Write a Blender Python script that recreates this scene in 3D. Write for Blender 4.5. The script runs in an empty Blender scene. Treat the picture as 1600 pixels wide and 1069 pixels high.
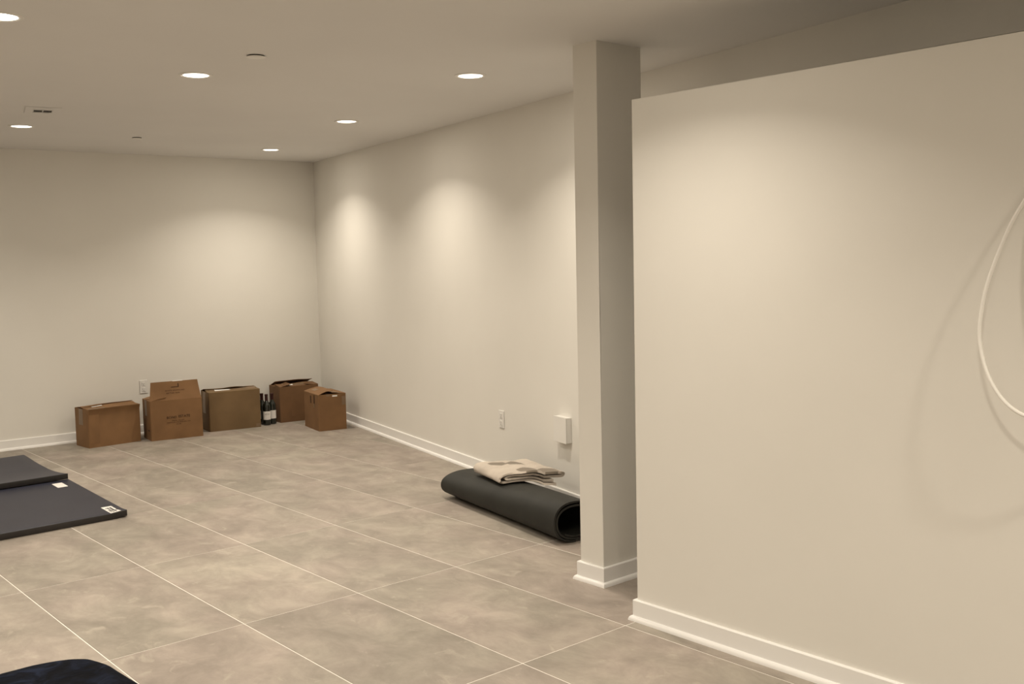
import bpy, bmesh, math, random
from mathutils import Vector, Matrix, noise

random.seed(7)
R = math.radians
scene = bpy.context.scene
COL = scene.collection

# ---------------------------------------------------------------- camera
cd = bpy.data.cameras.new('camera'); cam = bpy.data.objects.new('camera', cd); COL.objects.link(cam)
cd.sensor_fit = 'HORIZONTAL'; cd.sensor_width = 36.0; cd.lens = 36.0 * 1595.26 / 1600.0
cd.clip_start = 0.02
_r = Vector((0.754, -0.6565, -0.0215)); _u = Vector((0.0697, 0.0474, 0.9964)); _w = Vector((0.6531, 0.7528, -0.0815))
m = Matrix.Identity(4)
for i in range(3):
    m[i][0], m[i][1], m[i][2] = _r[i], _u[i], -_w[i]
m[2][3] = 1.6322
cam.matrix_world = m
scene.camera = cam

# ---------------------------------------------------------------- world, exposure
world = bpy.data.worlds.new('world'); scene.world = world; world.use_nodes = True
world.node_tree.nodes['Background'].inputs[0].default_value = (0.9, 0.85, 0.75, 1)
world.node_tree.nodes['Background'].inputs[1].default_value = 0.02
vs = scene.view_settings
vs.view_transform = 'Standard'; vs.look = 'None'; vs.gamma = 1.0; vs.use_curve_mapping = False
vs.exposure = 0.0
LAMP_POWER = 14.3
GLOW_POWER = 4.4
LAMP_COLOR = (1.0, 0.896, 0.75)
LAMP_SPREAD = R(128)

# ---------------------------------------------------------------- materials
def new_mat(name):
    mt = bpy.data.materials.new(name); mt.use_nodes = True
    nt = mt.node_tree
    return mt, nt, nt.nodes['Principled BSDF']

def N(nt, typ, **kw):
    n = nt.nodes.new(typ)
    for k, v in kw.items():
        if k in n.inputs: n.inputs[k].default_value = v
        else: setattr(n, k, v)
    return n

def ramp(nt, stops):
    n = nt.nodes.new('ShaderNodeValToRGB'); e = n.color_ramp.elements
    while len(e) < len(stops): e.new(0.5)
    for el, (p, c) in zip(e, stops):
        el.position = p; el.color = (*c, 1)
    return n

def grain_mat(name, c1, c2, scale=6.0, rough=0.6, bump=0.0, bscale=None, detail=4.0, spec=0.4, sheen=0.0, metal=0.0, rand=False, coat=0.0):
    """two-tone noise colour on object coordinates with a little relief"""
    mt, nt, bs = new_mat(name)
    tc = N(nt, 'ShaderNodeTexCoord')
    src = tc.outputs['Object']
    if rand:
        oi = N(nt, 'ShaderNodeObjectInfo'); mu = N(nt, 'ShaderNodeMath', operation='MULTIPLY'); mu.inputs[1].default_value = 37.0
        nt.links.new(oi.outputs['Random'], mu.inputs[0])
        ad = N(nt, 'ShaderNodeVectorMath', operation='ADD')
        nt.links.new(src, ad.inputs[0]); nt.links.new(mu.outputs[0], ad.inputs[1]); src = ad.outputs[0]
    nz = N(nt, 'ShaderNodeTexNoise', Scale=scale, Detail=detail)
    nt.links.new(src, nz.inputs['Vector'])
    rp = ramp(nt, [(0.32, c1), (0.68, c2)])
    nt.links.new(nz.outputs['Fac'], rp.inputs[0]); nt.links.new(rp.outputs[0], bs.inputs['Base Color'])
    bs.inputs['Roughness'].default_value = rough
    bs.inputs['Specular IOR Level'].default_value = spec
    bs.inputs['Metallic'].default_value = metal
    bs.inputs['Coat Weight'].default_value = coat
    if sheen:
        bs.inputs['Sheen Weight'].default_value = sheen; bs.inputs['Sheen Roughness'].default_value = 0.4
    if bump:
        n2 = N(nt, 'ShaderNodeTexNoise', Scale=bscale or scale * 8, Detail=3.0)
        nt.links.new(src, n2.inputs['Vector'])
        bp = N(nt, 'ShaderNodeBump', Strength=bump, Distance=0.002)
        nt.links.new(n2.outputs['Fac'], bp.inputs['Height']); nt.links.new(bp.outputs[0], bs.inputs['Normal'])
    return mt

M = {}
M['wall'] = grain_mat('wall_paint', (0.775, 0.755, 0.705), (0.805, 0.785, 0.735), 1.3, 0.62, 0.06, 160, spec=0.3)
M['ceiling'] = grain_mat('ceiling_paint', (0.76, 0.75, 0.735), (0.785, 0.775, 0.76), 1.1, 0.8, 0.05, 140, spec=0.2)
M['trim'] = grain_mat('white_trim_paint', (0.86, 0.85, 0.83), (0.89, 0.88, 0.86), 3, 0.38, 0, spec=0.5)
M['grout'] = grain_mat('grout', (0.74, 0.70, 0.64), (0.80, 0.76, 0.70), 20, 0.9)
M['white_plastic'] = grain_mat('white_plastic', (0.78, 0.765, 0.73), (0.81, 0.795, 0.76), 4, 0.35)
M['dark_gap'] = grain_mat('dark_gap', (0.02, 0.018, 0.015), (0.035, 0.03, 0.026), 9, 0.8)
M['card_tan'] = grain_mat('cardboard_tan', (0.188, 0.099, 0.042), (0.232, 0.124, 0.053), 5, 0.75, 0.15, 70, rand=True)
M['card_grey'] = grain_mat('cardboard_grey_brown', (0.152, 0.095, 0.043), (0.188, 0.118, 0.055), 5, 0.75, 0.15, 70, rand=True)
M['card_red'] = grain_mat('cardboard_red_brown', (0.142, 0.073, 0.031), (0.178, 0.092, 0.040), 5, 0.75, 0.15, 70, rand=True)
M['tape'] = grain_mat('packing_tape', (0.165, 0.105, 0.056), (0.205, 0.13, 0.07), 8, 0.4, spec=0.6)
M['ink'] = grain_mat('brown_ink', (0.045, 0.02, 0.008), (0.06, 0.028, 0.011), 30, 0.8)
M['black_ink'] = grain_mat('black_ink', (0.02, 0.02, 0.02), (0.035, 0.033, 0.03), 30, 0.7)
M['paper'] = grain_mat('white_paper', (0.80, 0.78, 0.75), (0.86, 0.84, 0.81), 12, 0.45)
M['rubber'] = grain_mat('black_rubber', (0.0145, 0.0145, 0.012), (0.022, 0.022, 0.0185), 9, 0.62, 0.25, 400, spec=0.35)
M['vinyl'] = grain_mat('navy_vinyl', (0.014, 0.0155, 0.029), (0.019, 0.021, 0.036), 4, 0.46, 0.12, 260, spec=0.45)
M['vinyl_edge'] = grain_mat('black_vinyl_edge', (0.020, 0.017, 0.016), (0.028, 0.024, 0.022), 6, 0.5, 0.1, 200)
M['bottle'] = grain_mat('dark_green_glass', (0.006, 0.009, 0.006), (0.009, 0.013, 0.009), 4, 0.08, spec=0.6, coat=0.4)
M['foil'] = grain_mat('wine_red_foil', (0.035, 0.010, 0.009), (0.055, 0.016, 0.013), 9, 0.35)
M['cable'] = grain_mat('white_cable', (0.88, 0.86, 0.81), (0.91, 0.89, 0.84), 9, 0.4)

def lens_mat():
    mt, nt, bs = new_mat('lamp_lens')
    bs.inputs['Base Color'].default_value = (0.9, 0.9, 0.88, 1)
    bs.inputs['Emission Color'].default_value = (1, 0.93, 0.80, 1); bs.inputs['Emission Strength'].default_value = 4.0
    return mt
M['lens'] = lens_mat()

def tile_mat():
    mt, nt, bs = new_mat('concrete_look_tile')
    tc = N(nt, 'ShaderNodeTexCoord'); oi = N(nt, 'ShaderNodeObjectInfo')
    mu = N(nt, 'ShaderNodeMath', operation='MULTIPLY'); mu.inputs[1].default_value = 61.0
    nt.links.new(oi.outputs['Random'], mu.inputs[0])
    ad = N(nt, 'ShaderNodeVectorMath', operation='ADD')
    nt.links.new(tc.outputs['Object'], ad.inputs[0]); nt.links.new(mu.outputs[0], ad.inputs[1])
    mp = N(nt, 'ShaderNodeMapping'); mp.inputs['Scale'].default_value = (1.25, 0.85, 1.0)
    nt.links.new(ad.outputs[0], mp.inputs['Vector'])
    # big clouds
    n1 = N(nt, 'ShaderNodeTexNoise', Scale=3.6, Detail=10.0, Roughness=0.68, Distortion=0.35)
    nt.links.new(mp.outputs[0], n1.inputs['Vector'])
    r1 = ramp(nt, [(0.34, (0.238, 0.210, 0.178)), (0.47, (0.288, 0.255, 0.217)), (0.56, (0.330, 0.292, 0.250)), (0.68, (0.392, 0.346, 0.296))])
    nt.links.new(n1.outputs['Fac'], r1.inputs[0])
    # warm / cool drift
    n2 = N(nt, 'ShaderNodeTexNoise', Scale=1.7, Detail=3.0)
    nt.links.new(ad.outputs[0], n2.inputs['Vector'])
    r2 = ramp(nt, [(0.38, (0.99, 1.0, 0.98)), (0.62, (1.025, 0.99, 1.0))])
    nt.links.new(n2.outputs['Fac'], r2.inputs[0])
    mx = N(nt, 'ShaderNodeMix', data_type='RGBA', blend_type='MULTIPLY'); mx.inputs[0].default_value = 1.0
    nt.links.new(r1.outputs[0], mx.inputs[6]); nt.links.new(r2.outputs[0], mx.inputs[7])
    # pale trowel flecks
    n3 = N(nt, 'ShaderNodeTexNoise', Scale=8.0, Detail=8.0, Roughness=0.62, Distortion=0.8)
    nt.links.new(mp.outputs[0], n3.inputs['Vector'])
    r3 = ramp(nt, [(0.60, (0, 0, 0)), (0.70, (1, 1, 1))])
    nt.links.new(n3.outputs['Fac'], r3.inputs[0])
    m3 = N(nt, 'ShaderNodeMath', operation='MULTIPLY'); m3.inputs[1].default_value = 0.6
    nt.links.new(r3.outputs[0], m3.inputs[0])
    mx2 = N(nt, 'ShaderNodeMix', data_type='RGBA')
    nt.links.new(m3.outputs[0], mx2.inputs[0]); nt.links.new(mx.outputs[2], mx2.inputs[6]); mx2.inputs[7].default_value = (0.42, 0.375, 0.315, 1)
    # every tile a touch lighter or darker
    mr = N(nt, 'ShaderNodeMapRange'); mr.inputs[3].default_value = 0.95; mr.inputs[4].default_value = 1.05
    nt.links.new(oi.outputs['Random'], mr.inputs[0])
    mx3 = N(nt, 'ShaderNodeVectorMath', operation='SCALE')
    nt.links.new(mx2.outputs[2], mx3.inputs[0]); nt.links.new(mr.outputs[0], mx3.inputs['Scale'])
    nt.links.new(mx3.outputs[0], bs.inputs['Base Color'])
    bs.inputs['Roughness'].default_value = 0.52
    bs.inputs['Specular IOR Level'].default_value = 0.35
    bp = N(nt, 'ShaderNodeBump', Strength=0.12, Distance=0.002)
    nt.links.new(n3.outputs['Fac'], bp.inputs['Height']); nt.links.new(bp.outputs[0], bs.inputs['Normal'])
    return mt
M['tile'] = tile_mat()

def velvet_mat():
    mt, nt, bs = new_mat('navy_velvet')
    tc = N(nt, 'ShaderNodeTexCoord')
    n1 = N(nt, 'ShaderNodeTexNoise', Scale=8.0, Detail=5.0, Roughness=0.6, Distortion=1.2)
    nt.links.new(tc.outputs['Object'], n1.inputs['Vector'])
    rp = ramp(nt, [(0.42, (0.002, 0.0024, 0.004)), (0.54, (0.004, 0.0055, 0.011)), (0.68, (0.012, 0.017, 0.034))])
    nt.links.new(n1.outputs['Fac'], rp.inputs[0]); nt.links.new(rp.outputs[0], bs.inputs['Base Color'])
    bs.inputs['Roughness'].default_value = 0.8; bs.inputs['Specular IOR Level'].default_value = 0.06
    bs.inputs['Sheen Weight'].default_value = 0.05; bs.inputs['Sheen Roughness'].default_value = 0.35
    bs.inputs['Sheen Tint'].default_value = (0.35, 0.42, 0.65, 1)
    bp = N(nt, 'ShaderNodeBump', Strength=0.5, Distance=0.006)
    nt.links.new(n1.outputs['Fac'], bp.inputs['Height']); nt.links.new(bp.outputs[0], bs.inputs['Normal'])
    return mt
M['velvet'] = velvet_mat()

def throw_mat():
    """cream throw with a few grey-brown hexagon patches outlined in cream"""
    mt, nt, bs = new_mat('patterned_throw')
    at = N(nt, 'ShaderNodeAttribute'); at.attribute_name = 'print'
    nz0 = N(nt, 'ShaderNodeTexNoise', Scale=9.0, Detail=3.0); tc = N(nt, 'ShaderNodeTexCoord'); nt.links.new(tc.outputs['Object'], nz0.inputs['Vector'])
    rp = ramp(nt, [(0.35, (0.46, 0.405, 0.345)), (0.65, (0.54, 0.475, 0.405))]); nt.links.new(nz0.outputs['Fac'], rp.inputs[0])
    mx = N(nt, 'ShaderNodeMix', data_type='RGBA'); nt.links.new(at.outputs['Fac'], mx.inputs[0])
    nt.links.new(rp.outputs[0], mx.inputs[6]); mx.inputs[7].default_value = (0.205, 0.172, 0.135, 1)
    nt.links.new(mx.outputs[2], bs.inputs['Base Color'])
    bs.inputs['Roughness'].default_value = 0.85; bs.inputs['Sheen Weight'].default_value = 0.2
    bs.inputs['Specular IOR Level'].default_value = 0.2
    nz = N(nt, 'ShaderNodeTexNoise', Scale=160.0); bp = N(nt, 'ShaderNodeBump', Strength=0.3, Distance=0.002)
    nt.links.new(nz.outputs['Fac'], bp.inputs['Height']); nt.links.new(bp.outputs[0], bs.inputs['Normal'])
    return mt
M['throw'] = throw_mat()

# ---------------------------------------------------------------- object helpers
def link(name, data, parent=None):
    o = bpy.data.objects.new(name, data); COL.objects.link(o)
    if parent is not None: o.parent = parent
    return o

def tag(o, label=None, cat=None, group=None, kind=None):
    for k, v in (('label', label), ('category', cat), ('group', group), ('kind', kind)):
        if v: o[k] = v
    return o

def empty(name, loc, rz=0.0, label=None, cat=None, group=None):
    o = link(name, None); o.location = loc; o.rotation_euler = (0, 0, rz); o.empty_display_size = 0.1
    return tag(o, label, cat, group)

def mesh_obj(name, verts, faces, mat, parent=None, smooth=False, loc=None):
    me = bpy.data.meshes.new(name); me.from_pydata([tuple(v) for v in verts], [], faces); me.update()
    bm = bmesh.new(); bm.from_mesh(me); bmesh.ops.recalc_face_normals(bm, faces=bm.faces); bm.to_mesh(me); bm.free()
    me.materials.append(mat)
    if smooth:
        for p in me.polygons: p.use_smooth = True
    o = link(name, me, parent)
    if loc is not None: o.location = loc
    return o

def bm_obj(name, bm, mat, parent=None, smooth=False, loc=None):
    me = bpy.data.meshes.new(name); bmesh.ops.recalc_face_normals(bm, faces=bm.faces)
    bm.to_mesh(me); bm.free(); me.materials.append(mat)
    if smooth:
        for p in me.polygons: p.use_smooth = True
    o = link(name, me, parent)
    if loc is not None: o.location = loc
    return o

def smooth_by_angle(o, ang=40):
    me = o.data
    for p in me.polygons: p.use_smooth = True
    bm = bmesh.new(); bm.from_mesh(me)
    for e in bm.edges:
        e.smooth = not (len(e.link_faces) == 2 and e.calc_face_angle(0) > R(ang))
    bm.to_mesh(me); bm.free()

def box_bm(lo, hi, bevel=0.0, seg=1):
    bm = bmesh.new()
    v = [bm.verts.new((x, y, z)) for z in (lo[2], hi[2]) for y in (lo[1], hi[1]) for x in (lo[0], hi[0])]
    for f in ((0, 1, 3, 2), (4, 5, 7, 6), (0, 1, 5, 4), (2, 3, 7, 6), (0, 2, 6, 4), (1, 3, 7, 5)):
        bm.faces.new([v[i] for i in f])
    if bevel:
        bmesh.ops.bevel(bm, geom=list(bm.edges), offset=bevel, segments=seg, affect='EDGES', profile=0.5)
    return bm

def prism(poly, z0, z1):
    """verts, faces of a vertical prism over a 2D polygon"""
    n = len(poly)
    vs_ = [(x, y, z0) for x, y in poly] + [(x, y, z1) for x, y in poly]
    fs = [tuple(range(n))[::-1], tuple(range(n, 2 * n))] + [(i, (i + 1) % n, n + (i + 1) % n, n + i) for i in range(n)]
    return vs_, fs

def lathe(prof, seg=24):
    vs_, fs = [], []
    for r_, z in prof:
        for k in range(seg):
            a = 2 * math.pi * k / seg; vs_.append((r_ * math.cos(a), r_ * math.sin(a), z))
    for i in range(len(prof) - 1):
        for k in range(seg):
            k2 = (k + 1) % seg
            fs.append((i * seg + k, i * seg + k2, (i + 1) * seg + k2, (i + 1) * seg + k))
    fs.append(tuple(range(seg))[::-1]); fs.append(tuple(range((len(prof) - 1) * seg, len(prof) * seg)))
    return vs_, fs

def sweep(path, prof, side=1.0):
    """profile [(offset, z)...] (closed loop) swept along a 2D path with mitred corners; offset grows to the left*side"""
    P = [Vector(p) for p in path]; n = len(P); k = len(prof); vs_ = []
    for i in range(n):
        ds = []
        if i > 0: ds.append((P[i] - P[i - 1]).normalized())
        if i < n - 1: ds.append((P[i + 1] - P[i]).normalized())
        ns = [Vector((-d.y, d.x)) * side for d in ds]
        if len(ns) == 2:
            b = (ns[0] + ns[1]).normalized(); b = b / max(0.2, b.dot(ns[0]))
        else: b = ns[0]
        for o_, z in prof: vs_.append((P[i].x + b.x * o_, P[i].y + b.y * o_, z))
    fs = []
    for i in range(n - 1):
        for j in range(k):
            j2 = (j + 1) % k
            fs.append((i * k + j, i * k + j2, (i + 1) * k + j2, (i + 1) * k + j))
    fs.append(tuple(range(k))[::-1]); fs.append(tuple(range((n - 1) * k, n * k)))
    return vs_, fs

def clip_poly(poly, clip):
    """Sutherland-Hodgman, clip is convex counter-clockwise"""
    out = list(poly)
    for i in range(len(clip)):
        a, b = clip[i], clip[(i + 1) % len(clip)]; inp, out = out, []
        ins = lambda p: (b[0] - a[0]) * (p[1] - a[1]) - (b[1] - a[1]) * (p[0] - a[0]) >= -1e-9
        for j in range(len(inp)):
            p, q = inp[j], inp[(j + 1) % len(inp)]
            ip, iq = ins(p), ins(q)
            if ip != iq:
                dp = (b[0] - a[0]) * (p[1] - a[1]) - (b[1] - a[1]) * (p[0] - a[0])
                dq = (b[0] - a[0]) * (q[1] - a[1]) - (b[1] - a[1]) * (q[0] - a[0])
                t = dp / (dp - dq); x = (p[0] + (q[0] - p[0]) * t, p[1] + (q[1] - p[1]) * t)
            if ip and iq: out.append(q)
            elif ip: out.append(x)
            elif iq: out += [x, q]
        if not out: return []
    return out

# ---------------------------------------------------------------- room shell
CEIL = lambda y: 2.660 + 0.0075 * (y - 3.5)               # the soffit rises a hair towards the back
WTOP = 2.745
WR = lambda y: 5.457 + 0.21545 * (y - 8.687)            # right wall face
WB = lambda x: 9.905 - 0.048 * (x - 2.453)               # back wall face
XL, YN = -1.7, -2.2                                      # left wall, wall behind the camera
cy_ = 9.75
for _ in range(20): cy_ = WB(WR(cy_))
CORNER = (WR(cy_), cy_)
ROOM = [(XL, YN), (WR(YN), YN), CORNER, (XL, WB(XL))]    # counter-clockwise

floor = mesh_obj('floor', *prism(ROOM, -0.12, -0.0012), M['grout']); tag(floor, kind='structure')
TA, TB, TX, TY, GAP = 0.6096, 1.2231, 1.4194, 4.2415, 0.0050
full_mesh = None
for i in range(-6, 8):
    for j in range(-6, 6):
        x0, y0 = TX + TA * i, TY + TB * j
        x1, y1 = x0 + TA, y0 + TB
        g = GAP / 2
        rect = [(x0 + g, y0 + g), (x1 - g, y0 + g), (x1 - g, y1 - g), (x0 + g, y1 - g)]
        pc = clip_poly(rect, ROOM)
        if len(pc) < 3: continue
        ar = abs(sum(pc[k][0] * pc[(k + 1) % len(pc)][1] - pc[(k + 1) % len(pc)][0] * pc[k][1] for k in range(len(pc)))) / 2
        if ar < 0.002: continue
        cx, cyy = (x0 + x1) / 2, (y0 + y1) / 2
        whole = abs(ar - (TA - GAP) * (TB - GAP)) < 1e-6
        if whole and full_mesh:
            t = link('tile', full_mesh, floor); t.location = (cx, cyy, 0); continue
        loc = [(p[0] - cx, p[1] - cyy) for p in pc]
        clean = []
        for p in loc:
            if not clean or (abs(p[0] - clean[-1][0]) + abs(p[1] - clean[-1][1]) > 1e-4): clean.append(p)
        if abs(clean[0][0] - clean[-1][0]) + abs(clean[0][1] - clean[-1][1]) < 1e-4: clean.pop()
        v_, f_ = prism(clean, -0.0012, 0.0)
        bm = bmesh.new(); bv = [bm.verts.new(p) for p in v_]
        for f in f_[1:]: bm.faces.new([bv[q] for q in f])
        bmesh.ops.bevel(bm, geom=[e for e in bm.edges if all(abs(v.co.z) < 1e-6 for v in e.verts)], offset=0.0008, segments=1, affect='EDGES')
        t = bm_obj('tile', bm, M['tile'], floor, loc=(cx, cyy, 0))
        if whole: full_mesh = t.data

cpoly = [(XL - .1, YN - .1), (WR(YN) + .1, YN - .1), (CORNER[0] + .15, CORNER[1] + .12), (XL - .1, WB(XL) + .1)]
cv, cf = prism(cpoly, 0, 1)
ceiling = mesh_obj('ceiling', [(x, y, CEIL(y) if z == 0 else 2.85) for x, y, z in cv], cf, M['ceiling'])
tag(ceiling, kind='structure')
def wall(name, a, b, out, z1=WTOP, th=0.12):
    ax, ay = a; bx, by = b
    d = Vector((bx - ax, by - ay)).normalized(); n_ = Vector((out[0], out[1])) * th
    poly = [(ax, ay), (bx, by), (bx + n_.x, by + n_.y), (ax + n_.x, ay + n_.y)]
    o = mesh_obj(name, *prism(poly, 0.0 if name == 'wall_partition' else -0.12, z1), M['wall']); tag(o, kind='structure'); return o
wall('wall_right', (WR(YN), YN), CORNER, (0.9775, -0.2106))
wall('wall_back', (XL, WB(XL)), (CORNER[0] + .12, WB(CORNER[0] + .12)), (0.048, 1.0))
wall('wall_left', (XL, YN), (XL, WB(XL)), (-1, 0))
wall('wall_near', (XL, YN), (WR(YN), YN), (0, -1))
# free-standing partition that stops short of the ceiling
PX, PE, PT, PTOP = 3.34, 3.030, 0.12, 2.305
bm = box_bm((PX, -0.5, 0), (PX + PT, PE, PTOP), 0.003, 1)
wp = bm_obj('wall_partition', bm, M['wall']); tag(wp, kind='structure')
# pier that reaches the ceiling
QX0, QX1, QY0, QY1 = 3.576, 3.891, 3.464, 3.625
column = bm_obj('column', box_bm((QX0, QY0, 0), (QX1, QY1, CEIL(QY1) + 0.004), 0.002, 1), M['wall']); tag(column, kind='structure')

BB = [(0, 0), (0.014, 0), (0.014, 0.090), (0.011, 0.094), (0, 0.094)]
SH = [(0.014, 0)] + [(0.014 + 0.016 * math.cos(a), 0.022 * math.sin(a)) for a in [R(k * 15) for k in range(0, 7)]]
def baseboard(name, path, side):
    b = mesh_obj(name, *sweep(path, BB, side), M['trim']); tag(b, kind='structure')
    s = mesh_obj('shoe_molding', *sweep(path, SH, side), M['trim'], b); smooth_by_angle(s, 50)
    return b
ce = 0.03
baseboard('baseboard_right', [(WR(-0.45 - .5), -0.95), (CORNER[0], CORNER[1])], 1)
baseboard('baseboard_back', [(XL, WB(XL)), CORNER], -1)
baseboard('baseboard_left', [(XL, YN), (XL, WB(XL))], -1)
baseboard('baseboard_partition', [(PX, -0.5), (PX, PE), (PX + PT, PE), (PX + PT, 0.2)], 1)
c0 = [(QX1, (QY0 + QY1) / 2), (QX1, QY1), (QX0, QY1), (QX0, QY0), (QX1, QY0), (QX1, (QY0 + QY1) / 2)]
baseboard('baseboard_column', c0, -1)

# ---------------------------------------------------------------- ceiling fittings
def on_ceiling(x, y):
    """point of the ceiling seen in the direction of a point surveyed at a height of 2.665"""
    k = 1.0
    for _ in range(20): k = (CEIL(k * y) - 1.6322) / (2.665 - 1.6322)
    return (x * k, y * k, CEIL(k * y) + 0.0004)

def ceiling_light(x, y, label, proto=None):
    t = empty('ceiling_light', on_ceiling(x, y), 0, label, 'ceiling light', 'round recessed ceiling lights')
    if proto:
        for ch in proto.children:
            c = ch.copy(); COL.objects.link(c); c.parent = t
        return t
    ring = mesh_obj('trim_ring', *lathe_ring([(0.069, -0.0035), (0.073, -0.006), (0.086, -0.0055), (0.091, -0.003), (0.091, 0.0), (0.069, 0.0)]), M['white_plastic'], t)
    smooth_by_angle(ring, 50)
    mesh_obj('lens', *lathe([(0.0695, -0.0005), (0.0695, -0.003), (0.0655, -0.0042)], 32), M['lens'], t)
    ld = bpy.data.lights.new('lamp', 'AREA'); ld.shape = 'DISK'; ld.size = 0.128; ld.energy = LAMP_POWER
    ld.color = LAMP_COLOR; ld.spread = LAMP_SPREAD
    lo = link('lamp', ld, t); lo.location = (0, 0, -0.0056)
    gd = ld.copy(); gd.spread = R(180); gd.energy = GLOW_POWER          # the lens also scatters a little light sideways
    go = link('lamp', gd, t); go.location = (0, 0, -0.0052)
    return t

def lathe_ring(prof, seg=32):
    k = len(prof); vs_, fs = [], []
    for s in range(seg):
        a = 2 * math.pi * s / seg
        for r_, z in prof: vs_.append((r_ * math.cos(a), r_ * math.sin(a), z))
    for s in range(seg):
        s2 = (s + 1) % seg
        for j in range(k):
            j2 = (j + 1) % k
            fs.append((s * k + j, s * k + j2, s2 * k + j2, s2 * k + j))
    return vs_, fs

LIGHTS = [
    (2.432, 5.379, 'lit ceiling light second nearest, left of the column row and beside a white sprinkler cover'),
    (3.685, 4.555, 'lit ceiling light nearest the column, close to the right wall'),
    (4.101, 6.530, 'lit ceiling light in the middle of the row along the right wall'),
    (4.524, 8.498, 'lit ceiling light nearest the far corner of the room'),
    (2.260, 7.974, 'lit ceiling light beside the slotted air vent at far left'),
    (1.240, 4.578, 'lit ceiling light cut off by the top left edge of the photo'),
    (2.440, 2.620, 'ceiling light close to the partition wall, above the frame'),
    (2.720, -0.050, 'ceiling light over the near end of the partition wall'),
    (1.550, 0.750, 'ceiling light over the middle of the near floor'),
    (1.300, -1.500, 'ceiling light behind the camera'),
    (0.750, 8.000, 'ceiling light just left of the photo frame, past the mats'),
    (0.060, 3.800, 'unseen ceiling light over the left side of the room, added for brightness'),  # unseen, added along with the next two for overall brightness
    (-0.400, 5.900, 'unseen ceiling light over the far left of the room, added for brightness'),
    (0.230, 1.200, 'unseen ceiling light left of the camera, added for brightness'),
]
first_light = None
for x, y, lb in LIGHTS:
    L_ = ceiling_light(x, y, lb, first_light)
    first_light = first_light or L_

def sprinkler(x, y, r_, label):
    t = empty('sprinkler_cover', on_ceiling(x, y), 0, label, 'sprinkler cover', 'sprinkler covers on the ceiling')
    mesh_obj('shadow_gap', *lathe([(r_ * 0.88, -0.0005), (r_ * 0.88, -0.006)], 28), M['dark_gap'], t)  # dark disc puts the shade of the gap above the plate into colour
    p = mesh_obj('cover_plate', *lathe([(r_ * 0.96, -0.0062), (r_, -0.0072), (r_, -0.0088), (r_ * 0.92, -0.0102)], 28), M['white_plastic'], t)
    smooth_by_angle(p, 40)
sprinkler(2.455, 4.725, 0.047, 'round white sprinkler cover plate in front of the nearer ceiling lights')
sprinkler(3.198, 8.226, 0.042, 'small round sprinkler cover on the ceiling near the back wall')

vent = empty('air_vent', on_ceiling(2.151, 7.106), R(-14), 'small white ceiling vent with two dark slots near the far left light', 'air vent')
bm_obj('vent_plate', box_bm((-0.11, -0.15, -0.006), (0.11, 0.15, 0.0), 0.002), M['ceiling'], vent)
for k, (x0, x1) in enumerate(((-0.055, -0.004), (0.004, 0.055))):
    bm_obj('vent_slot', box_bm((x0, -0.055, -0.0075), (x1, 0.055, -0.0055)), M['dark_gap'], vent)
for y in (-0.062, 0.062):
    bm_obj('vent_rib', box_bm((-0.062, y - 0.004, -0.011), (0.062, y + 0.004, -0.0055), 0.001), M['ceiling'], vent)

# ---------------------------------------------------------------- wall fittings
def outlet(loc, rz, label):
    """wall plate: local +y points into the wall, x runs along it"""
    t = empty('wall_outlet', loc, rz, label, 'outlet', 'white wall outlets')
    bm_obj('cover_plate', box_bm((-0.038, -0.007, -0.065), (0.038, 0.0, 0.065), 0.003, 2), M['white_plastic'], t)
    for z in (0.027, -0.027):
        s = bm_obj('socket', box_bm((-0.017, -0.0095, z - 0.019), (0.017, -0.006, z + 0.019), 0.003, 2), M['white_plastic'], t)
        bm_obj('slot', box_bm((-0.008, -0.0100, z - 0.001), (-0.006, -0.0093, z + 0.010)), M['dark_gap'], s)
        bm_obj('slot', box_bm((0.006, -0.0100, z - 0.001), (0.008, -0.0093, z + 0.008)), M['dark_gap'], s)
        bm_obj('slot', box_bm((-0.003, -0.0100, z - 0.012), (0.003, -0.0093, z - 0.007)), M['dark_gap'], s)
    v = lathe([(0.003, 0.0), (0.002, 0.001)], 8)
    bm_obj('screw', box_bm((-0.003, -0.0078, -0.003), (0.003, -0.0065, 0.003), 0.0008), M['white_plastic'], t)
wr_rot = math.atan2(-0.2106, 0.9775) - R(90)             # local +y -> into the right wall
yo = 5.672
outlet((WR(yo), yo, 0.457), wr_rot, 'white double outlet on the right wall above the folded throw')
xo = 3.765
outlet((xo, WB(xo), 0.463), R(-2.75), 'white double outlet on the back wall above the gap between two boxes')

# protruding white cover box
yb = 4.806
jb = empty('junction_box', (WR(yb), yb, 0.505), wr_rot, 'white square cover box standing out from the right wall beside the column', 'cover box')
bm_obj('box_body', box_bm((-0.075, -0.042, -0.084), (0.075, 0.0, 0.084), 0.002), M['white_plastic'], jb)
bm_obj('lid', box_bm((-0.0775, -0.0465, -0.0865), (0.0775, -0.0415, 0.0865), 0.0015), M['white_plastic'], jb)

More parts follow.
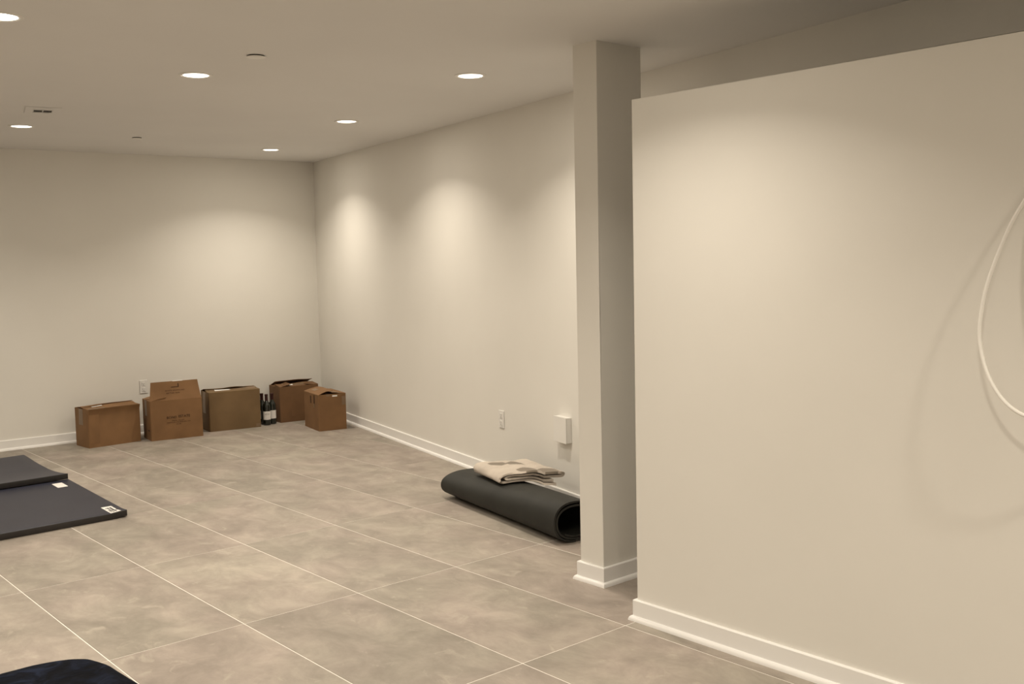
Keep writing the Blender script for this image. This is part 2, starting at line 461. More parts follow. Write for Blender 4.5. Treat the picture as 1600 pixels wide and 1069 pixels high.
# ---------------------------------------------------------------- cardboard boxes
BACK_GROUP = 'cardboard boxes along the back wall'
class Carton:
    def __init__(s, fl, fr, depth, h, mat, label, bulge=0.006, seed=1):
        s.w = math.hypot(fr[0] - fl[0], fr[1] - fl[1]); s.d = depth; s.h = h; s.mat = mat; s.b = bulge; s.seed = seed
        rz = math.atan2(fr[1] - fl[1], fr[0] - fl[0])
        s.root = empty('cardboard_box', (fl[0], fl[1], 0.0), rz, label, 'box', BACK_GROUP)
        s.body()
    def disp(s, x, y, z, nx, ny, t):
        e = math.sin(math.pi * min(max(t, 0), 1)); q = math.sin(math.pi * min(1, z / s.h * 0.96 + 0.02))
        k = s.b * e * (0.35 + 0.65 * q) + 0.004 * noise.noise(Vector((x * 6 + s.seed * 5, y * 6, z * 6))) * e
        if ny < 0: k += s.top_lean * max(0, (z - (s.h - 0.06)) / 0.06) ** 1.3
        return k
    top_lean = 0.0
    def ring(s, z, inset=0.0):
        r_, n_ = 0.006, 8; out = []
        W, D = s.w, s.d
        sides = [((r_, 0), (W - r_, 0), (0, -1)), ((W, r_), (W, D - r_), (1, 0)), ((W - r_, D), (r_, D), (0, 1)), ((0, D - r_), (0, r_), (-1, 0))]
        for a, b, nn in sides:
            for k in range(n_ + 1):
                t = k / n_; x = a[0] + (b[0] - a[0]) * t; y = a[1] + (b[1] - a[1]) * t
                dd = s.disp(x, y, z, nn[0], nn[1], t) - inset
                out.append((x + nn[0] * dd, y + nn[1] * dd, z))
        return out
    def body(s):
        zs = [0.0, 0.006] + [s.h * k / 7 for k in range(1, 7)] + [s.h - 0.02, s.h]
        vs_, fs = [], []
        rings = [s.ring(z) for z in zs] + [s.ring(z, 0.005) for z in reversed(zs)]
        n_ = len(rings[0])
        for rg in rings: vs_ += rg
        for i in range(len(rings) - 1):
            for k in range(n_):
                k2 = (k + 1) % n_
                fs.append((i * n_ + k, i * n_ + k2, (i + 1) * n_ + k2, (i + 1) * n_ + k))
        fs.append(tuple(range(n_))[::-1])
        L0 = (len(rings) - 1) * n_
        # inner floor, lifted a little
        for k in range(n_): 
            v = vs_[L0 + k]; vs_[L0 + k] = (v[0], v[1], 0.005)
        fs.append(tuple(range(L0, L0 + n_)))
        o = mesh_obj('box_body', vs_, fs, s.mat, s.root); smooth_by_angle(o, 35)
        s.body_o = o
    def flap(s, side, length, ang, drop=0.0, a=0.0, b=1.0, warp=0.004, label=None, taper=0.0, curl=0.0):
        """flap hinged on the top edge of a side; ang 0 closed inward, 90 upright. a..b: part of the edge it spans. returns (object, surface fn)"""
        W, D, z0 = s.w, s.d, s.h - drop
        ed = {'front': ((0, 0), (W, 0), (0, 1)), 'right': ((W, 0), (W, D), (-1, 0)), 'back': ((W, D), (0, D), (0, -1)), 'left': ((0, D), (0, 0), (1, 0))}[side]
        th = 0.004
        A, B, I = Vector(ed[0]), Vector(ed[1]), Vector(ed[2])
        A, B = A + I * 0.004, B + I * 0.004
        def S(u, v, off=0.0):
            uu = a + (b - a) * (u + taper * v * (0.5 - u) * 2)
            p = A + (B - A) * (0.006 + 0.988 * uu)
            an = R(ang) + R(curl) * v
            q = I * (length * v * math.cos(an)); zz = z0 + length * v * math.sin(an)
            wv = warp * noise.noise(Vector((u * 2.3 + s.seed * 3.1, v * 2.1, length * 9 + ang))) * (0.2 + v)
            nrm = Vector((I.x * -math.sin(an), I.y * -math.sin(an), math.cos(an))) * (wv + off)
            return Vector((p.x + q.x + nrm.x, p.y + q.y + nrm.y, zz + nrm.z))
        nu, nv = 8, 5; vs_, fs = [], []
        for off in (0.0, -th):
            for i in range(nu + 1):
                for j in range(nv + 1): vs_.append(S(i / nu, j / nv, off))
        st = (nu + 1) * (nv + 1); ix = lambda i, j, k=0: k * st + i * (nv + 1) + j
        for i in range(nu):
            for j in range(nv):
                fs.append((ix(i, j), ix(i + 1, j), ix(i + 1, j + 1), ix(i, j + 1)))
                fs.append((ix(i, j, 1), ix(i, j + 1, 1), ix(i + 1, j + 1, 1), ix(i + 1, j, 1)))
        for i in range(nu):
            fs.append((ix(i, 0), ix(i, 0, 1), ix(i + 1, 0, 1), ix(i + 1, 0))); fs.append((ix(i, nv), ix(i + 1, nv), ix(i + 1, nv, 1), ix(i, nv, 1)))
        for j in range(nv):
            fs.append((ix(0, j), ix(0, j + 1), ix(0, j + 1, 1), ix(0, j, 1))); fs.append((ix(nu, j), ix(nu, j, 1), ix(nu, j + 1, 1), ix(nu, j + 1)))
        o = mesh_obj('flap', vs_, fs, s.mat, s.root); smooth_by_angle(o, 40)
        if label: o['label'] = label
        return o, S
    def patch(s, name, S, u0, u1, v0, v1, mat, parent, off=0.0012, label=None, skew=0.0, nu=4, nv=3):
        vs_, fs = [], []
        for k in (off, off - 0.0006):
            for i in range(nu + 1):
                for j in range(nv + 1):
                    v = v0 + (v1 - v0) * j / nv
                    vs_.append(S(u0 + (u1 - u0) * i / nu + skew * (v - v0), v, k))
        st = (nu + 1) * (nv + 1); ix = lambda i, j, k=0: k * st + i * (nv + 1) + j
        for i in range(nu):
            for j in range(nv):
                fs.append((ix(i, j), ix(i + 1, j), ix(i + 1, j + 1), ix(i, j + 1)))
                fs.append((ix(i, j, 1), ix(i, j + 1, 1), ix(i + 1, j + 1, 1), ix(i + 1, j, 1)))
        for i in range(nu):
            fs.append((ix(i, 0), ix(i, 0, 1), ix(i + 1, 0, 1), ix(i + 1, 0))); fs.append((ix(i, nv), ix(i + 1, nv), ix(i + 1, nv, 1), ix(i, nv, 1)))
        for j in range(nv):
            fs.append((ix(0, j), ix(0, j + 1), ix(0, j + 1, 1), ix(0, j, 1))); fs.append((ix(nu, j), ix(nu, j, 1), ix(nu, j + 1, 1), ix(nu, j + 1)))
        o = mesh_obj(name, vs_, fs, mat, parent)
        if label: o['label'] = label
        return o
    def face(s, side):
        """surface function of a side of the body: u along it as seen from outside, v up (0..1)"""
        W, D = s.w, s.d
        def S(u, v, off=0.0):
            z = v * s.h
            if side == 'front': x, y, nx, ny, t = u * W, 0, 0, -1, u
            elif side == 'left': x, y, nx, ny, t = 0, D * (1 - u), -1, 0, u
            elif side == 'right': x, y, nx, ny, t = W, D * u, 1, 0, u
            k = s.disp(x, y, z, nx, ny, t) + off
            return Vector((x + nx * k, y + ny * k, z))
        return S

def print_text(body, size, S, u, v, su, sv, mat, parent, off=0.0016, spacing=1.0):
    """flat lettering laid on a surface function S; u, v its centre; su, sv turn metres into surface units"""
    cu = bpy.data.curves.new('printed_text', 'FONT'); cu.body = body; cu.size = size; cu.align_x = 'CENTER'; cu.align_y = 'CENTER'
    cu.space_character = spacing; cu.resolution_u = 2; cu.offset = size * 0.012
    tmp = bpy.data.objects.new('tmp', cu); COL.objects.link(tmp)
    dg = bpy.context.evaluated_depsgraph_get(); me = bpy.data.meshes.new_from_object(tmp.evaluated_get(dg))
    bpy.data.objects.remove(tmp)
    for vt in me.vertices:
        p = S(u + vt.co.x * su, v + vt.co.y * sv, off); vt.co = p
    me.materials.clear(); me.materials.append(mat)
    return link('printed_text', me, parent)

# 1: leftmost
class LeanCarton(Carton): top_lean = 0.022
b1 = LeanCarton((3.086, 9.423), (3.575, 9.462), 0.285, 0.352, M['card_tan'], 'tan cardboard box at the left end of the row, lid closed with torn tape', seed=1)
b1.flap('left', 0.15, 1, drop=0.006); b1.flap('right', 0.15, 1, drop=0.006)
f1, S1 = b1.flap('front', 0.142, 5, warp=0.010)
b1.flap('back', 0.142, 9, warp=0.016)
b1.patch('packing_tape', S1, 0.16, 0.36, 0.62, 0.98, M['paper'], f1, skew=0.08, label='torn tape patch, its glare painted white')  # white colour stands in for glare on the tape
b1.patch('packing_tape', S1, 0.03, 0.34, 0.02, 0.24, M['tape'], f1)
FL = b1.face('left')
b1.patch('packing_tape', FL, 0.36, 0.66, 0.58, 0.995, M['tape'], b1.root, 0.0015)
b1.patch('packing_tape', b1.face('front'), 0.012, 0.20, 0.10, 0.86, M['card_tan'], b1.root, 0.0015)

# 2: raised front flap, printed
b2 = Carton((3.629, 9.352), (4.107, 9.282), 0.30, 0.374, M['card_tan'], 'tan cardboard box with its printed front flap standing upright', seed=2, bulge=0.003)
b2.flap('right', 0.14, 3, drop=0.006)
b2.flap('left', 0.15, 14, drop=0.002, warp=0.008)
b2.flap('back', 0.148, 2, warp=0.006)
f2, S2 = b2.flap('front', 0.176, 73, warp=0.006, taper=0.045, curl=6)
SO = S2                                                      # the printed outer side faces the room
print_text('ESTATE GROWN AND', 0.016, SO, 0.50, 0.50, 1 / b2.w, 1 / 0.172, M['ink'], f2, spacing=1.25)
print_text('BOTTLED NAPA', 0.015, SO, 0.46, 0.36, 1 / b2.w, 1 / 0.172, M['ink'], f2, spacing=1.25)
b2.patch('printed_mark', SO, 0.42, 0.58, 0.66, 0.695, M['ink'], f2, 0.0016)
b2.patch('printed_mark', SO, 0.565, 0.585, 0.68, 0.86, M['ink'], f2, 0.0016)
b2.patch('packing_tape', S2, 0.46, 0.68, 0.985, 1.03, M['paper'], f2, label='tape end at the top of the flap, its glare painted white')  # glare of the tape painted as a white sliver
F2 = b2.face('front')
print_text('BOND', 0.032, F2, 0.40, 0.553, 1 / b2.w, 1 / b2.h, M['ink'], b2.root, spacing=1.05)
print_text('ESTATE', 0.032, F2, 0.640, 0.563, 1 / b2.w, 1 / b2.h, M['ink'], b2.root, spacing=1.05)
for bd, sz, u, v in (('NAPA VALLEY', 0.016, 0.52, 0.470), ('OAKVILLE CALIFORNIA USA', 0.015, 0.53, 0.425), ('750 ML', 0.013, 0.53, 0.375)):
    print_text(bd, sz, F2, u, v, 1 / b2.w, 1 / b2.h, M['ink'], b2.root, spacing=1.2)
LF2 = b2.face('left')
b2.patch('packing_tape', LF2, 0.35, 0.62, 0.60, 0.995, M['tape'], b2.root, 0.0015)
b2.patch('hand_hole', LF2, 0.66, 0.86, 0.235, 0.262, M['dark_gap'], b2.root, 0.0012)

# 3: grey-brown, closed
b3 = Carton((4.243, 9.433), (4.750, 9.350), 0.285, 0.386, M['card_grey'], 'grey brown cardboard box with a closed lid, left of the wine bottles', seed=3, bulge=0.008)
b3.flap('left', 0.14, 1, drop=0.006); b3.flap('right', 0.14, 1, drop=0.006)
f3, S3 = b3.flap('front', 0.140, 4, warp=0.008)
b3.flap('back', 0.140, 10, warp=0.014)
b3.patch('shipping_label', S3, 0.16, 0.46, 0.45, 0.92, M['paper'], f3, skew=0.04, label='white shipping label')
b3.patch('packing_tape', S3, 0.46, 0.97, 0.55, 0.98, M['tape'], f3)
b3.patch('packing_tape', b3.face('left'), 0.35, 0.68, 0.45, 0.995, M['tape'], b3.root, 0.0015)
b3.patch('packing_tape', b3.face('front'), 0.90, 0.985, 0.02, 0.10, M['tape'], b3.root, 0.0015)

# 4: behind the bottles, flaps ajar
b4 = Carton((5.003, 9.413), (5.430, 9.372), 0.285, 0.368, M['card_red'], 'brown cardboard box with loose flaps behind the wine bottles', seed=4)
b4.flap('right', 0.13, 7, drop=0.004)
b4.flap('left', 0.13, 13, drop=0.002, warp=0.008)
f4, S4 = b4.flap('front', 0.140, 7, warp=0.008)
b4.flap('back', 0.140, 19, warp=0.010, a=0.0, b=0.97)
b4.patch('shipping_label', S4, 0.18, 0.40, 0.35, 0.85, M['paper'], f4, label='white shipping label')
b4.patch('packing_tape', S4, 0.42, 0.74, 0.30, 0.86, M['tape'], f4)
b4.patch('packing_tape', b4.face('front'), 0.28, 0.62, 0.16, 0.78, M['card_red'], b4.root, 0.0015)

# 5: turned, nearest the corner
b5 = Carton((4.997, 8.638), (5.275, 8.583), 0.43, 0.355, M['card_tan'], 'squarish cardboard box with half open lid, nearest the right wall', seed=5)
b5.flap('front', 0.135, 2, drop=0.006)
b5.flap('back', 0.135, 1, drop=0.006)
f5, S5 = b5.flap('left', 0.150, 22, warp=0.010, curl=-8)
f6, S6 = b5.flap('right', 0.138, 6, warp=0.008)
b5.patch('packing_tape', S5, 0.20, 0.46, 0.30, 0.60, M['tape'], f5)
b5.patch('packing_tape', S6, 0.02, 0.30, 0.40, 0.85, M['tape'], f6)
F5 = b5.face('front')
b5.patch('shipping_label', F5, 0.50, 0.68, 0.925, 0.965, M['paper'], b5.root, 0.0016, label='small white sticker')
b5.patch('packing_tape', F5, 0.28, 0.42, 0.945, 0.985, M['tape'], b5.root, 0.0016)
b5.patch('packing_tape', F5, 0.84, 0.985, 0.68, 0.92, M['tape'], b5.root, 0.0016)
L5 = b5.face('left')
b5.patch('hand_hole', L5, 0.47, 0.545, 0.72, 0.93, M['ink'], b5.root, 0.0014)
b5.patch('printed_mark', L5, 0.71, 0.775, 0.74, 0.97, M['ink'], b5.root, 0.0014)
b5.patch('packing_tape', L5, 0.70, 0.78, 0.62, 0.73, M['tape'], b5.root, 0.0014)

# ---------------------------------------------------------------- wine bottles
def bottle(x, y, rz, label, proto=None):
    t = empty('wine_bottle', (x, y, 0), rz, label, 'bottle', 'wine bottles between two boxes')
    if proto:
        for ch in proto.children:
            c = ch.copy(); COL.objects.link(c); c.parent = t
        return t
    g = mesh_obj('glass_body', *lathe([(0.030, 0.0), (0.0365, 0.003), (0.038, 0.010), (0.038, 0.188), (0.036, 0.205), (0.029, 0.222), (0.0195, 0.236), (0.0152, 0.250), (0.0148, 0.266)], 28), M['bottle'], t); smooth_by_angle(g, 60)
    c = mesh_obj('foil_capsule', *lathe([(0.0156, 0.250), (0.0154, 0.296), (0.0166, 0.298), (0.0166, 0.311), (0.0158, 0.315)], 24), M['foil'], t); smooth_by_angle(c, 60)
    vs_, fs = [], []; n_ = 14
    for k in range(n_ + 1):
        a = R(-72 + 144 * k / n_)
        for r_ in (0.0384, 0.0389):
            for z in (0.058, 0.142): vs_.append((r_ * math.sin(a), -r_ * math.cos(a), z))
    for k in range(n_):
        p, q = k * 4, (k + 1) * 4
        fs += [(p, p + 1, q + 1, q), (p + 2, q + 2, q + 3, p + 3), (p, q, q + 2, p + 2), (p + 1, p + 3, q + 3, q + 1)]
    fs += [(0, 2, 3, 1), (n_ * 4, n_ * 4 + 1, n_ * 4 + 3, n_ * 4 + 2)]
    l = mesh_obj('paper_label', vs_, fs, M['paper'], t); smooth_by_angle(l, 40); l['label'] = 'white paper label'
    for z, hw, hh in ((0.126, 20, 0.003), (0.114, 34, 0.0035), (0.104, 26, 0.0015), (0.094, 30, 0.0012), (0.080, 22, 0.0012), (0.070, 28, 0.0012)):
        vs_, fs = [], []
        for k in range(7):
            a = R(-hw + 2 * hw * k / 6)
            for zz in (z - hh, z + hh): vs_.append((0.0392 * math.sin(a), -0.0392 * math.cos(a), zz))
        for k in range(6): fs.append((k * 2, k * 2 + 2, k * 2 + 3, k * 2 + 1))
        mesh_obj('print_line', vs_, fs, M['grey_ink'], l)
    return t
M['grey_ink'] = grain_mat('grey_ink', (0.30, 0.28, 0.26), (0.42, 0.40, 0.37), 40, 0.8)
bt = bottle(4.846, 9.408, R(-22), 'dark wine bottle with white label in front, leftmost labelled of the three')
bottle(4.923, 9.438, R(-28), 'dark wine bottle with white label at the right, nearest the loose flapped box', bt)
bottle(4.845, 9.505, R(-120), 'dark wine bottle at the back, mostly hidden by the grey brown box', bt)

# ---------------------------------------------------------------- navy foam mats
def mat_slab(name, corner, ex, ey, zfun, th, nx, ny, parent):
    """slab over corner + s*ex + t*ey with bottom height zfun(s,t)"""
    vs_, fs = [], []; bev = 0.003
    for k, (dz, ins) in enumerate(((0.0, 0), (th, 0))):
        for i in range(nx + 1):
            for j in range(ny + 1):
                s, t = i / nx, j / ny
                p = Vector(corner) + Vector(ex) * s + Vector(ey) * t
                vs_.append((p.x, p.y, zfun(s, t) + dz))
    st = (nx + 1) * (ny + 1); ix = lambda i, j, k: k * st + i * (ny + 1) + j
    for i in range(nx):
        for j in range(ny):
            fs.append((ix(i, j, 0), ix(i, j + 1, 0), ix(i + 1, j + 1, 0), ix(i + 1, j, 0)))
            fs.append((ix(i, j, 1), ix(i + 1, j, 1), ix(i + 1, j + 1, 1), ix(i, j + 1, 1)))
    for i in range(nx):
        fs.append((ix(i, 0, 0), ix(i + 1, 0, 0), ix(i + 1, 0, 1), ix(i, 0, 1))); fs.append((ix(i, ny, 0), ix(i, ny, 1), ix(i + 1, ny, 1), ix(i + 1, ny, 0)))
    for j in range(ny):
        fs.append((ix(0, j, 0), ix(0, j, 1), ix(0, j + 1, 1), ix(0, j + 1, 0))); fs.append((ix(nx, j, 0), ix(nx, j + 1, 0), ix(nx, j + 1, 1), ix(nx, j, 1)))
    me = bpy.data.meshes.new(name); me.from_pydata(vs_, [], fs)
    bm = bmesh.new(); bm.from_mesh(me); bmesh.ops.recalc_face_normals(bm, faces=bm.faces)
    sharp = [e for e in bm.edges if e.calc_face_angle(0) > R(60)]
    bmesh.ops.bevel(bm, geom=sharp, offset=bev, segments=2, affect='EDGES', profile=0.5)
    bm.to_mesh(me); bm.free()
    me.materials.append(M['vinyl']); me.materials.append(M['vinyl_edge'])
    for p in me.polygons: p.material_index = 0 if p.normal.z > 0.8 else 1
    o = link(name, me, parent); smooth_by_angle(o, 50); return o

def smst(a, b, x):
    t = min(1, max(0, (x - a) / (b - a))); return t * t * (3 - 2 * t)
MT = 0.041
m1 = empty('exercise_mat', (2.388, 6.630, 0), 0, 'navy vinyl foam mat nearer the camera, with two white labels', 'exercise mat', 'navy foam mats on the floor')
z1 = lambda s, t: 0.0008 + 0.008 * smst(0.10, 0.0, s) * smst(0.07, 0.0, t)
mat_slab('mat_pad', (0, 0), (-1.25, -0.028), (0.055, 1.345), z1, MT, 24, 24, m1)
def lab(name, pts, z, mat, parent, label=None, th=0.0008):
    v_, f_ = prism(pts, z, z + th); o = mesh_obj(name, v_, f_, mat, parent)
    if label: o['label'] = label
    return o
P1 = lambda s, t: (-1.25 * s + 0.055 * t, -0.028 * s + 1.345 * t)
zt = MT + 0.0012
def quad(s0, s1, t0, t1): return [P1(s0, t0), P1(s1, t0), P1(s1, t1), P1(s0, t1)]
def lab_on(name, s0, s1, t0, t1, dz, mat, parent, label=None):
    vs_, fs = [], []; n_ = 8
    for i in range(n_ + 1):
        for s in (s0, s1):
            t = t0 + (t1 - t0) * i / n_; p = P1(s, t); z = z1(s, t) + MT
            vs_ += [(p[0], p[1], z + dz - 0.0003), (p[0], p[1], z + dz)]
    for i in range(n_):
        a, b = i * 4, i * 4 + 4
        fs += [(a + 1, a + 3, b + 3, b + 1), (a, b, b + 2, a + 2), (a, a + 1, b + 1, b), (a + 2, b + 2, b + 3, a + 3)]
    fs += [(0, 2, 3, 1), (n_ * 4, n_ * 4 + 1, n_ * 4 + 3, n_ * 4 + 2)]
    o = mesh_obj(name, vs_, fs, mat, parent)
    if label: o['label'] = label
    return o
la = lab_on('care_label', 0.030, 0.084, -0.004 + 0.008, 0.160, 0.0006, M['paper'], m1, 'white label with black print')
lab_on('print_bar', 0.043, 0.052, 0.022, 0.130, 0.0011, M['black_ink'], la)
for t0, t1 in ((0.018, 0.045), (0.050, 0.078), (0.084, 0.098), (0.104, 0.128)):
    lab_on('print_block', 0.057, 0.066, t0, t1, 0.0011, M['black_ink'], la)
for t0, t1 in ((0.022, 0.040), (0.046, 0.066), (0.074, 0.080), (0.110, 0.122)):
    lab_on('print_block', 0.069, 0.075, t0, t1, 0.0011, M['black_ink'], la)
lab_on('care_label', 0.060, 0.118, 0.800, 0.925, 0.0006, M['paper'], m1, 'plain white label')

m2 = empty('exercise_mat', (2.437, 7.955, 0), 0, 'navy vinyl foam mat farther off, its near edge lying on the other mat', 'exercise mat', 'navy foam mats on the floor')
def z2(s, t):
    y = t * 1.30
    return 0.0015 + (MT + 0.004) * max(0.0, 1 - y / 0.62) ** 1.9 + 0.010 * smst(0.80, 1.30, y)
mat_slab('mat_pad', (0, 0), (-1.25, -0.028), (0.048, 1.30), z2, MT, 12, 40, m2)

# ---------------------------------------------------------------- navy plush blanket, bottom left corner
def plush():
    cx, cy, a, b = 0.880, 3.786, 0.52, 0.52
    n_, rings_ = 96, 14; vs_, fs = [], []
    def outl(th, k, z):
        e = 5.6; c, s = math.cos(th), math.sin(th)
        x = math.copysign(abs(c) ** (2 / e), c) * a; y = math.copysign(abs(s) ** (2 / e), s) * b
        w = 1 + 0.012 * noise.noise(Vector((c * 2.2, s * 2.2, 3)))
        return (x * k * w, y * k * w, z)
    prof = [(0.955, 0.001), (0.985, 0.010), (1.0, 0.022), (0.985, 0.034), (0.955, 0.041)] + [(0.955 * (1 - k / 10), 0.041 + 0.010 * math.sin(k / 10 * 1.5)) for k in range(1, 10)]
    for q, (k, z) in enumerate(prof):
        for i in range(n_):
            x, y, zz = outl(2 * math.pi * i / n_, k, z)
            if q > 2: zz += 0.010 * noise.noise(Vector((x * 5, y * 5, 1.7))) * min(1, (q - 2) / 3) + 0.004 * noise.noise(Vector((x * 17, y * 17, 4)))
            vs_.append((x, y, zz))
    for q in range(len(prof) - 1):
        for i in range(n_):
            i2 = (i + 1) % n_
            fs.append((q * n_ + i, q * n_ + i2, (q + 1) * n_ + i2, (q + 1) * n_ + i))
    fs.append(tuple(range(n_))[::-1]); fs.append(tuple(range((len(prof) - 1) * n_, len(prof) * n_)))
    o = mesh_obj('plush_blanket', vs_, fs, M['velvet'], None, True, (cx, cy, 0)); o.rotation_euler = (0, 0, R(5))
    tag(o, 'navy plush blanket on the floor in the bottom left corner', 'blanket'); return o
plush()

# ---------------------------------------------------------------- rolled rubber mat
RA = 0.216; RE = Vector((math.sin(RA), math.cos(RA))); RN = Vector((RE.y, -RE.x)); RL = 1.432
def rolled():
    far = Vector((4.355, 5.515)); fw, fh = 0.43, 0.188; nw, nh = 0.315, 0.250
    near = Vector((4.014, 4.127)) + RN * 0.026
    turns, th, pitch = 2.1, 0.0115, 0.0150
    nstep, ns = 150, 22; vs_, fs = [], []
    ex = 2.35
    for i in range(ns + 1):
        f = i / ns; f2 = f * f * (3 - 2 * f) * 0.5 + f * 0.5
        c = far.lerp(near, f); W = fw + (nw - fw) * f2; H = fh + (nh - fh) * f2
        for k in range(nstep + 1):
            q = k / nstep; ang = R(-92) - q * turns * 2 * math.pi
            ins = pitch * q * turns
            co, si = math.cos(ang), math.sin(ang)
            sx = math.copysign(abs(co) ** (2 / ex), co); sz = math.copysign(abs(si) ** (2 / ex), si)
            for d in (0.0, th):
                a, b = W / 2 - ins - d, H / 2 - ins - d
                sag = 0.0 if si < 0 else -0.012 * q * max(0, si)
                p = c + RN * (a * sx); z = H / 2 + b * sz + sag
                e_ = 0.004 * noise.noise(Vector((q * 9, f * 2, 0.3)))
                vs_.append((p.x, p.y, max(0.0006, z + (e_ if si > 0 else 0))))
    row = (nstep + 1) * 2
    for i in range(ns):
        for k in range(nstep):
            a = i * row + k * 2; b = a + row
            fs.append((a, a + 2, b + 2, b)); fs.append((a + 1, b + 1, b + 3, a + 3))
        a = i * row; b = a + row; fs.append((a, b, b + 1, a + 1))
        a = i * row + nstep * 2; b = a + row; fs.append((a, a + 1, b + 1, b))
    for i in (0, ns):
        for k in range(nstep):
            a = i * row + k * 2; fs.append((a, a + 1, a + 3, a + 2))
    o = mesh_obj('rolled_mat', vs_, fs, M['rubber']); smooth_by_angle(o, 50)
    tag(o, 'black rubber floor mat rolled up along the right wall behind the column', 'rolled mat')
    return o
rolled()

# ---------------------------------------------------------------- folded throw on the roll
HEXES = [(0.112, 0.320, 0.064), (0.222, 0.285, 0.062), (0.190, 0.050, 0.072), (0.315, 0.045, 0.068)]
def printed(u, w):
    """1 inside a grey hexagon of the printed pattern"""
    for cu_, cw, r_ in HEXES:
        x, y = abs(u - cu_), abs(w - cw)
        if max(x, x * 0.5 + y * 0.866) < r_ * 0.866: return 1.0
    return 0.0

def throw():
    # profile (u to the right, z up) of the sheet's centre line; folded edge at u = 0
    prof = [(0.345, 0.006), (0.24, 0.006), (0.10, 0.006), (0.02, 0.0065), (-0.008, 0.014), (-0.016, 0.026), (-0.008, 0.040), (0.02, 0.0475), (0.08, 0.0495), (0.20, 0.0500), (0.32, 0.0500), (0.375, 0.0485),
            (0.396, 0.0425), (0.380, 0.0365), (0.30, 0.0355), (0.16, 0.035), (0.05, 0.0345), (0.022, 0.0275), (0.05, 0.0195), (0.16, 0.0195), (0.27, 0.0195), (0.325, 0.0205)]
    # smooth resample
    pts = []
    for i in range(len(prof) - 1):
        p0 = Vector(prof[max(i - 1, 0)]); p1 = Vector(prof[i]); p2 = Vector(prof[i + 1]); p3 = Vector(prof[min(i + 2, len(prof) - 1)])
        n_ = max(3, int((p2 - p1).length / 0.0055))
        for k in range(n_):
            t = k / n_
            pts.append(0.5 * ((2 * p1) + (p2 - p0) * t + (2 * p0 - 5 * p1 + 4 * p2 - p3) * t * t + (3 * p1 - p0 - 3 * p2 + p3) * t ** 3))
    pts.append(Vector(prof[-1]))
    P2 = Vector((4.103, 4.855)); V = Vector((0.134, 0.422)); U = Vector((0.80, -0.60)).normalized()
    half = 0.0047; nv = 84; vs_, fs, pr = [], [], []
    m_ = len(pts); arc = [0.0]
    for i in range(1, m_): arc.append(arc[-1] + (pts[i] - pts[i - 1]).length)
    for j in range(nv + 1):
        v = j / nv
        for i in range(m_):
            t = (pts[min(i + 1, m_ - 1)] - pts[max(i - 1, 0)]).normalized(); nn = Vector((-t.y, t.x))
            for sg in (1, -1):
                u, z = pts[i].x + nn.x * half * sg, pts[i].y + nn.y * half * sg
                shrink = 1.0 - 0.10 * v
                lift = z / 0.055
                uu = u * shrink + 0.012 * noise.noise(Vector((v * 3, lift * 3, 2.0))) * lift
                q = P2 + V * (v + 0.03 * noise.noise(Vector((u * 6, lift * 4, 7)))) + U * uu
                base = BASEZ(q) - max(0, u - 0.27) * 0.08
                zz = base + 1.15 * z * (1.0 + 0.20 * v) * (1.0 + 2.2 * max(0, u - 0.12)) + 0.006 * lift * noise.noise(Vector((u * 9, v * 4, 5.5)))
                vs_.append((q.x, q.y, zz)); pr.append(printed(pts[i].x, v * 0.42) if pts[i].y > 0.0445 else 0.0)
    row = m_ * 2
    for j in range(nv):
        for i in range(m_ - 1):
            a = j * row + i * 2; b = a + row
            fs.append((a, a + 2, b + 2, b)); fs.append((a + 1, b + 1, b + 3, a + 3))
        a = j * row; b = a + row; fs.append((a, b, b + 1, a + 1))
        a = j * row + (m_ - 1) * 2; b = a + row; fs.append((a, a + 1, b + 1, b))
    for j in (0, nv):
        for i in range(m_ - 1):
            a = j * row + i * 2; fs.append((a, a + 1, a + 3, a + 2))
    o = mesh_obj('folded_throw', vs_, fs, M['throw']); smooth_by_angle(o, 60)
    ca = o.data.attributes.new('print', 'FLOAT', 'POINT')
    for i, c in enumerate(pr): ca.data[i].value = c
    tag(o, 'cream throw with grey hexagon patches, folded on top of the rolled black mat', 'throw blanket')
    return o
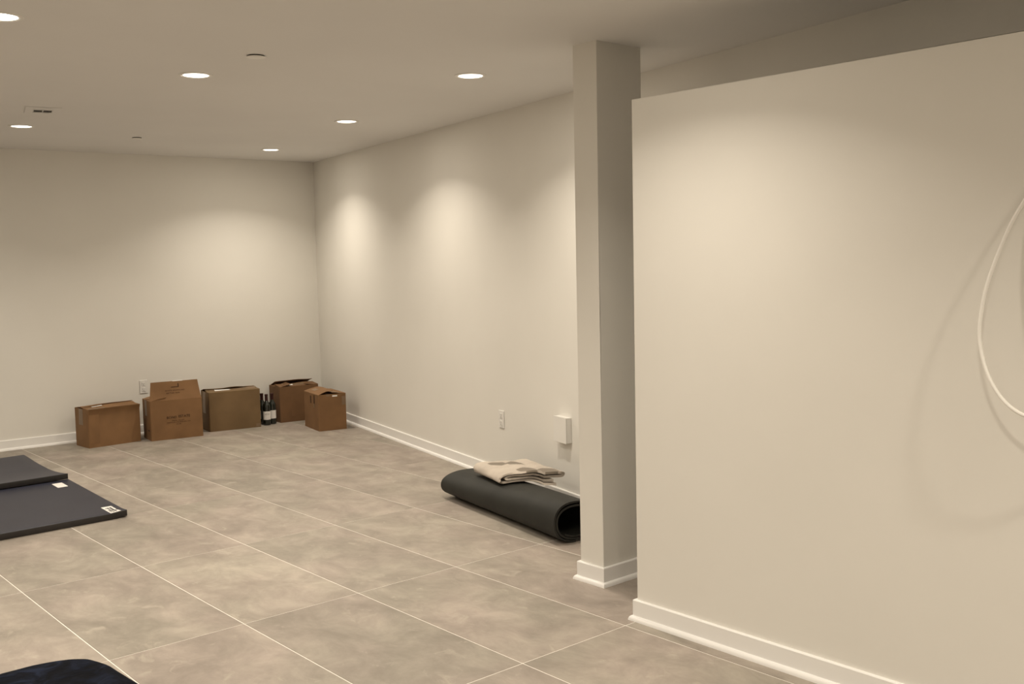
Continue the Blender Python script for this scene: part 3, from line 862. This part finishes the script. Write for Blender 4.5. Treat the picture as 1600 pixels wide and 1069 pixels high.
def BASEZ(q):
    # upper side of the roll under the throw; the cloth follows it on the room side and lies level towards the wall
    f = (5.515 - q.y) / 1.39; f2 = f * f * (3 - 2 * f) * 0.5 + f * 0.5
    c = Vector((4.355, 5.515)).lerp(Vector((4.014, 4.127)) + RN * 0.026, f)
    W = 0.43 + (0.315 - 0.43) * f2; H = 0.188 + (0.250 - 0.188) * f2
    s = (q - c).dot(RN) / (W / 2)
    s = min(max(s, -0.93), 0.80)
    return H / 2 + H / 2 * (1 - abs(s) ** 2.35) ** (1 / 2.35) + 0.004
throw()

# ---------------------------------------------------------------- white cable hanging by the partition
def cable():
    P = [(3.3338, 1.02, 2.26), (3.328, 1.12, 2.18), (3.328, 1.235, 2.02), (3.330, 1.3036, 1.8986), (3.325, 1.3741, 1.7756), (3.310, 1.4094, 1.7032), (3.290, 1.4427, 1.5974), (3.270, 1.4645, 1.5067), (3.250, 1.4721, 1.4056), (3.240, 1.4687, 1.3451),
         (3.225, 1.4464, 1.266), (3.210, 1.4087, 1.1993), (3.200, 1.3644, 1.150), (3.190, 1.3061, 1.1193), (3.190, 1.2318, 1.1057), (3.200, 1.12, 1.12), (3.23, 1.0, 1.19), (3.27, 0.9, 1.30), (3.31, 0.84, 1.40), (3.3338, 0.82, 1.44)]
    cu = bpy.data.curves.new('cable', 'CURVE'); cu.dimensions = '3D'; cu.bevel_depth = 0.0060; cu.bevel_resolution = 4; cu.resolution_u = 8; cu.use_fill_caps = True
    sp = cu.splines.new('NURBS'); sp.points.add(len(P) - 1)
    for pt, p in zip(sp.points, P): pt.co = (*p, 1)
    sp.order_u = 3; sp.use_endpoint_u = True
    tmp = bpy.data.objects.new('tmp', cu); COL.objects.link(tmp)
    me = bpy.data.meshes.new_from_object(tmp.evaluated_get(bpy.context.evaluated_depsgraph_get())); bpy.data.objects.remove(tmp)
    me.materials.clear(); me.materials.append(M['cable'])
    for p in me.polygons: p.use_smooth = True
    o = link('cable', me); tag(o, 'white cable hanging in a loop in front of the partition wall', 'cable')
cable()
